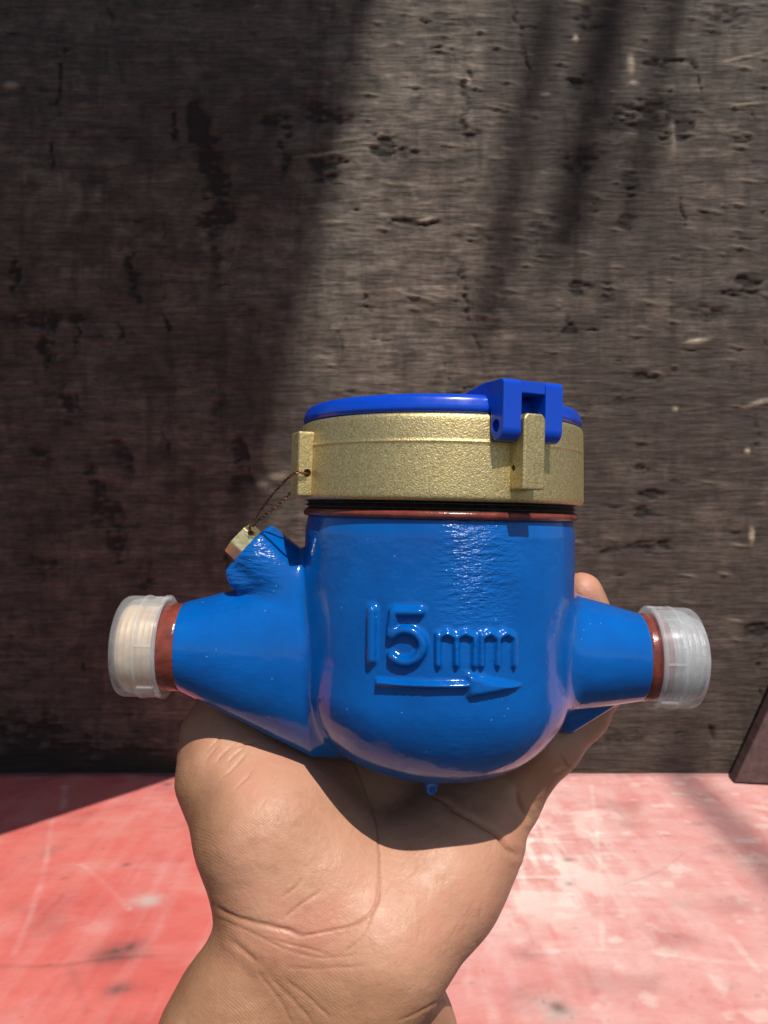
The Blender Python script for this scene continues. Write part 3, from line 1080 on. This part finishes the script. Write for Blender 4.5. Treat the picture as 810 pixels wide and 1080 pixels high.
lugh = W(322, 500, 0.2085)
pieces = []
pieces += twisted([lugh + (0.001, .003, 0), lugh, W(315, 498, .2075), W(306, 502, .209), W(290, 518, .214), W(276, 536, .219), W(268, 548, .2225), ph + (0, -.0012, .0012), ph + (0, .001, 0), ph + (0, .005, 0)])
pieces += twisted([W(318, 506, .218), W(306, 520, .2185), W(298, 528, .219), W(284, 540, .2205), W(273, 548, .2215), ph + (.0008, -.0010, .0016)])
Vs, Qs, nv = [], [], 0
for v_, q_ in pieces:
    Vs.append(v_)
    Qs.append(q_ + nv)
    nv += len(v_)
wire = link('seal_wire', np_mesh('wire', np.concatenate(Vs), np.concatenate(Qs)), M_copper, None, True)
tag(wire, 'thin twisted copper wire looped between brass lug and plug', 'wire')

# ------------------------------------------------------------------ hand
HF = Field((-0.120, 0.115, H - 0.235), (0.090, 0.320, H - 0.010), 0.0009)


def chain(pts, k):
    for (a, b) in zip(pts[:-1], pts[1:]):
        HF.cone(W(*a[:3]), W(*b[:3]), a[3] * .001, b[3] * .001, k)


def raw(a, b, r1, r2, k):
    HF.cone(a, b, r1 * .001, r2 * .001, k)


# forearm: two bones' worth of width
fa1, fa2 = W(256, 1085, .210), W(412, 1095, .232)
far1, far2 = np.array((-.102, .175, H - .245)), np.array((-.044, .205, H - .250))
raw(fa1, far1, 18.5, 22, .012)
raw(fa2, far2, 17.5, 20, .012)
raw((fa1 + fa2) / 2, (far1 + far2) / 2, 19, 23, .012)
w1, w2 = W(290, 1002, .213), W(396, 1010, .217)
raw(w1, fa1, 17, 18.5, .012)
raw(w2, fa2, 16.5, 17.5, .012)
raw((w1 + w2) / 2, (fa1 + fa2) / 2, 17, 18, .012)
# palm
IM, MM, RM, PM = (378, 824, .256, 12), (430, 826, .260, 12), (482, 830, .258, 11.5), (530, 842, .250, 11)
chain([(318, 985, .216, 14), IM], .010)
chain([(352, 990, .217, 14), MM], .010)
chain([(388, 990, .216, 14), RM], .010)
chain([(405, 990, .215, 15), (488, 892, .238, 14), PM], .010)
# heel of the hand
chain([(396, 1005, .211, 16), (460, 930, .226, 16.5), (488, 882, .240, 15.5)], .010)
chain([(376, 1068, .205, 14), (414, 990, .212, 14.5)], .008)
# ball of the thumb
chain([(304, 930, .219, 18.5), (284, 882, .223, 19.0), (246, 818, .237, 16)], .010)
chain([(350, 920, .223, 17.5), (310, 850, .236, 16)], .012)
chain([(246, 818, .237, 16), (241, 780, .246, 14), (258, 724, .270, 11), (300, 692, .283, 9.5), (330, 676, .283, 8)], .006)
# web between thumb and index
chain([(262, 815, .240, 11), (375, 828, .250, 10)], .012)
# fingers
chain([PM, (580, 784, .241, 8.8), (612, 751, .246, 8.3), (632, 720, .254, 7.9), (638, 684, .2575, 7.4), (614, 626, .253, 6.9)], .005)
chain([RM, (556, 775, .278, 9.4), (562, 700, .284, 8.6), (545, 640, .276, 7.6)], .005)
chain([MM, (486, 785, .285, 9.8), (494, 700, .293, 8.8), (484, 640, .286, 7.8)], .005)
chain([IM, (402, 780, .285, 9.6), (412, 700, .292, 8.7), (414, 650, .286, 7.7)], .005)
V, Q = HF.mesh()
del HF
me = np_mesh('hand', V, Q)
tmp = bpy.data.objects.new('tmp_hand', me)
col.objects.link(tmp)
m_ = tmp.modifiers.new('s', 'SMOOTH')
m_.factor = 0.5
m_.iterations = 4
m_ = tmp.modifiers.new('d', 'SUBSURF')
m_.levels = 1
dg = bpy.context.evaluated_depsgraph_get()
me2 = bpy.data.meshes.new_from_object(tmp.evaluated_get(dg))
bpy.data.objects.remove(tmp)
n = len(me2.vertices)
co = np.zeros(n * 3, np.float32)
me2.vertices.foreach_get('co', co)
co = co.reshape(-1, 3).astype(float)
no = np.zeros(n * 3, np.float32)
me2.vertex_normals.foreach_get('vector', no)
no = no.reshape(-1, 3).astype(float)
hpx = 405 + co[:, 0] / co[:, 1] * 810
hpy = 540 - (co[:, 2] - H) / co[:, 1] * 810
palm = no[:, 1] < 0.25
jx = 3.0 * (fbm(hpx / 14, hpy / 14, 101) - 0.5)
jy = 3.0 * (fbm(hpx / 14, hpy / 14, 102) - 0.5)
disp = np.zeros(n)
crease = np.zeros(n)


def fold(pts, w, depth, dark=1.0, bulge=0.0):
    P = np.array(pts, float)
    e = 8 * w + 6
    k = np.nonzero(palm & (hpx > P[:, 0].min() - e) & (hpx < P[:, 0].max() + e) & (hpy > P[:, 1].min() - e) & (hpy < P[:, 1].max() + e))[0]
    hx, hy = hpx[k], hpy[k]
    d = seg_dist(hx + jx[k], hy + jy[k], smooth_poly(pts) if len(pts) > 2 else P)
    e0, e1 = np.hypot(hx - P[0][0], hy - P[0][1]), np.hypot(hx - P[-1][0], hy - P[-1][1])
    fade = np.minimum(sstep(0, 14, e0 + 3), sstep(0, 14, e1 + 3))
    disp[k] -= depth * .001 * np.exp(-(d / w) ** 2) * fade
    if bulge:
        disp[k] += bulge * .001 * np.exp(-((d - 3.5 * w) / (2.5 * w)) ** 2) * fade
    crease[k] = np.maximum(crease[k], dark * np.exp(-(d / (w * 0.8)) ** 2) * fade)


# life line round the ball of the thumb, wrist folds, palm lines, small wrinkles
fold([(368, 790), (392, 850), (399, 890), (400, 930), (394, 958), (376, 974), (340, 984), (312, 988)], 1.4, .36, .9)
fold([(228, 956), (245, 966), (270, 973), (300, 980), (318, 988)], 2.6, .55, .75)
fold([(226, 968), (262, 982), (300, 1000), (340, 1010), (375, 1006)], 1.4, .22, .5)
fold([(285, 990), (330, 1002), (352, 1008)], 1.3, .22, .5)
fold([(355, 1008), (380, 990), (394, 960), (403, 935)], 1.3, .2, .45)
fold([(300, 1020), (330, 1022), (385, 1018)], 1.3, .2, .45)
fold([(300, 1032), (325, 1052), (350, 1075)], 1.8, .28, .4)
fold([(285, 1030), (310, 1056), (330, 1080)], 1.8, .28, .35)
fold([(270, 1022), (296, 1056), (310, 1085)], 1.6, .25, .3)
fold([(244, 992), (258, 1004), (272, 1016)], 2.0, .3, .25, .15)
fold([(420, 1078), (446, 1066), (470, 1052)], 1.6, .3, .45)
fold([(470, 848), (500, 866), (522, 880), (538, 896), (545, 900)], 2.2, 1.1, 1.0, .25)
fold([(545, 832), (549, 848), (556, 862)], 2.0, .9, .9, .2)
fold([(590, 795), (596, 806), (604, 812)], 1.6, .5, .5)
fold([(450, 838), (478, 850), (496, 862)], 1.8, .5, .6)
fold([(296, 948), (312, 934), (320, 924)], 1.3, .35, .65)
fold([(298, 970), (322, 950), (340, 938)], 1.3, .35, .65)
for a_, b_ in [((218, 792), (236, 774)), ((224, 808), (246, 786)), ((232, 822), (262, 794)), ((238, 806), (258, 788)), ((214, 806), (232, 782)), ((246, 834), (268, 812)), ((250, 788), (272, 782))]:
    mid = ((a_[0] + b_[0]) / 2 + rng.uniform(-2, 2), (a_[1] + b_[1]) / 2 + rng.uniform(-2, 2))
    fold([a_, mid, b_], 1.3, .35, .45)
for i in range(70):
    cx, cy = rng.uniform(235, 520), rng.uniform(830, 1075)
    an = R(rng.uniform(-70, -20)) if cx < 400 else R(rng.uniform(-100, -40))
    L = rng.uniform(6, 20)
    fold([(cx - L * math.cos(an), cy - L * math.sin(an)), (cx + rng.uniform(-2, 2), cy), (cx + L * math.cos(an), cy + L * math.sin(an))], 1.0, rng.uniform(.04, .11), rng.uniform(.1, .25))
disp += .0005 * (fbm(hpx / 26, hpy / 26, 111) - 0.5)
co = co + no * disp[:, None]
me2.vertices.foreach_set('co', co.astype(np.float32).ravel())
tan_shade = np.maximum(sstep(0.05, 0.7, no[:, 1]), 0.75 * sstep(955, 1040, hpy + 0.45 * (hpx - 300) * -1 + 60 * (fbm(hpx / 40, hpy / 40, 121) - .5)))
tan_shade = np.maximum(tan_shade, 0.95 * sstep(-0.15, -0.8, no[:, 0]))  # left-facing skin darkened: side shade painted into the colour
tan_shade = np.maximum(tan_shade, 0.5 * sstep(0.55, 0.95, no[:, 0]))
attr(me2, 'tan', np.clip(tan_shade, 0, 1))
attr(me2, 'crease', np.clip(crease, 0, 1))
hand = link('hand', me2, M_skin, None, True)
tag(hand, 'bare left hand and wrist holding the blue meter from below, palm forward', 'hand')
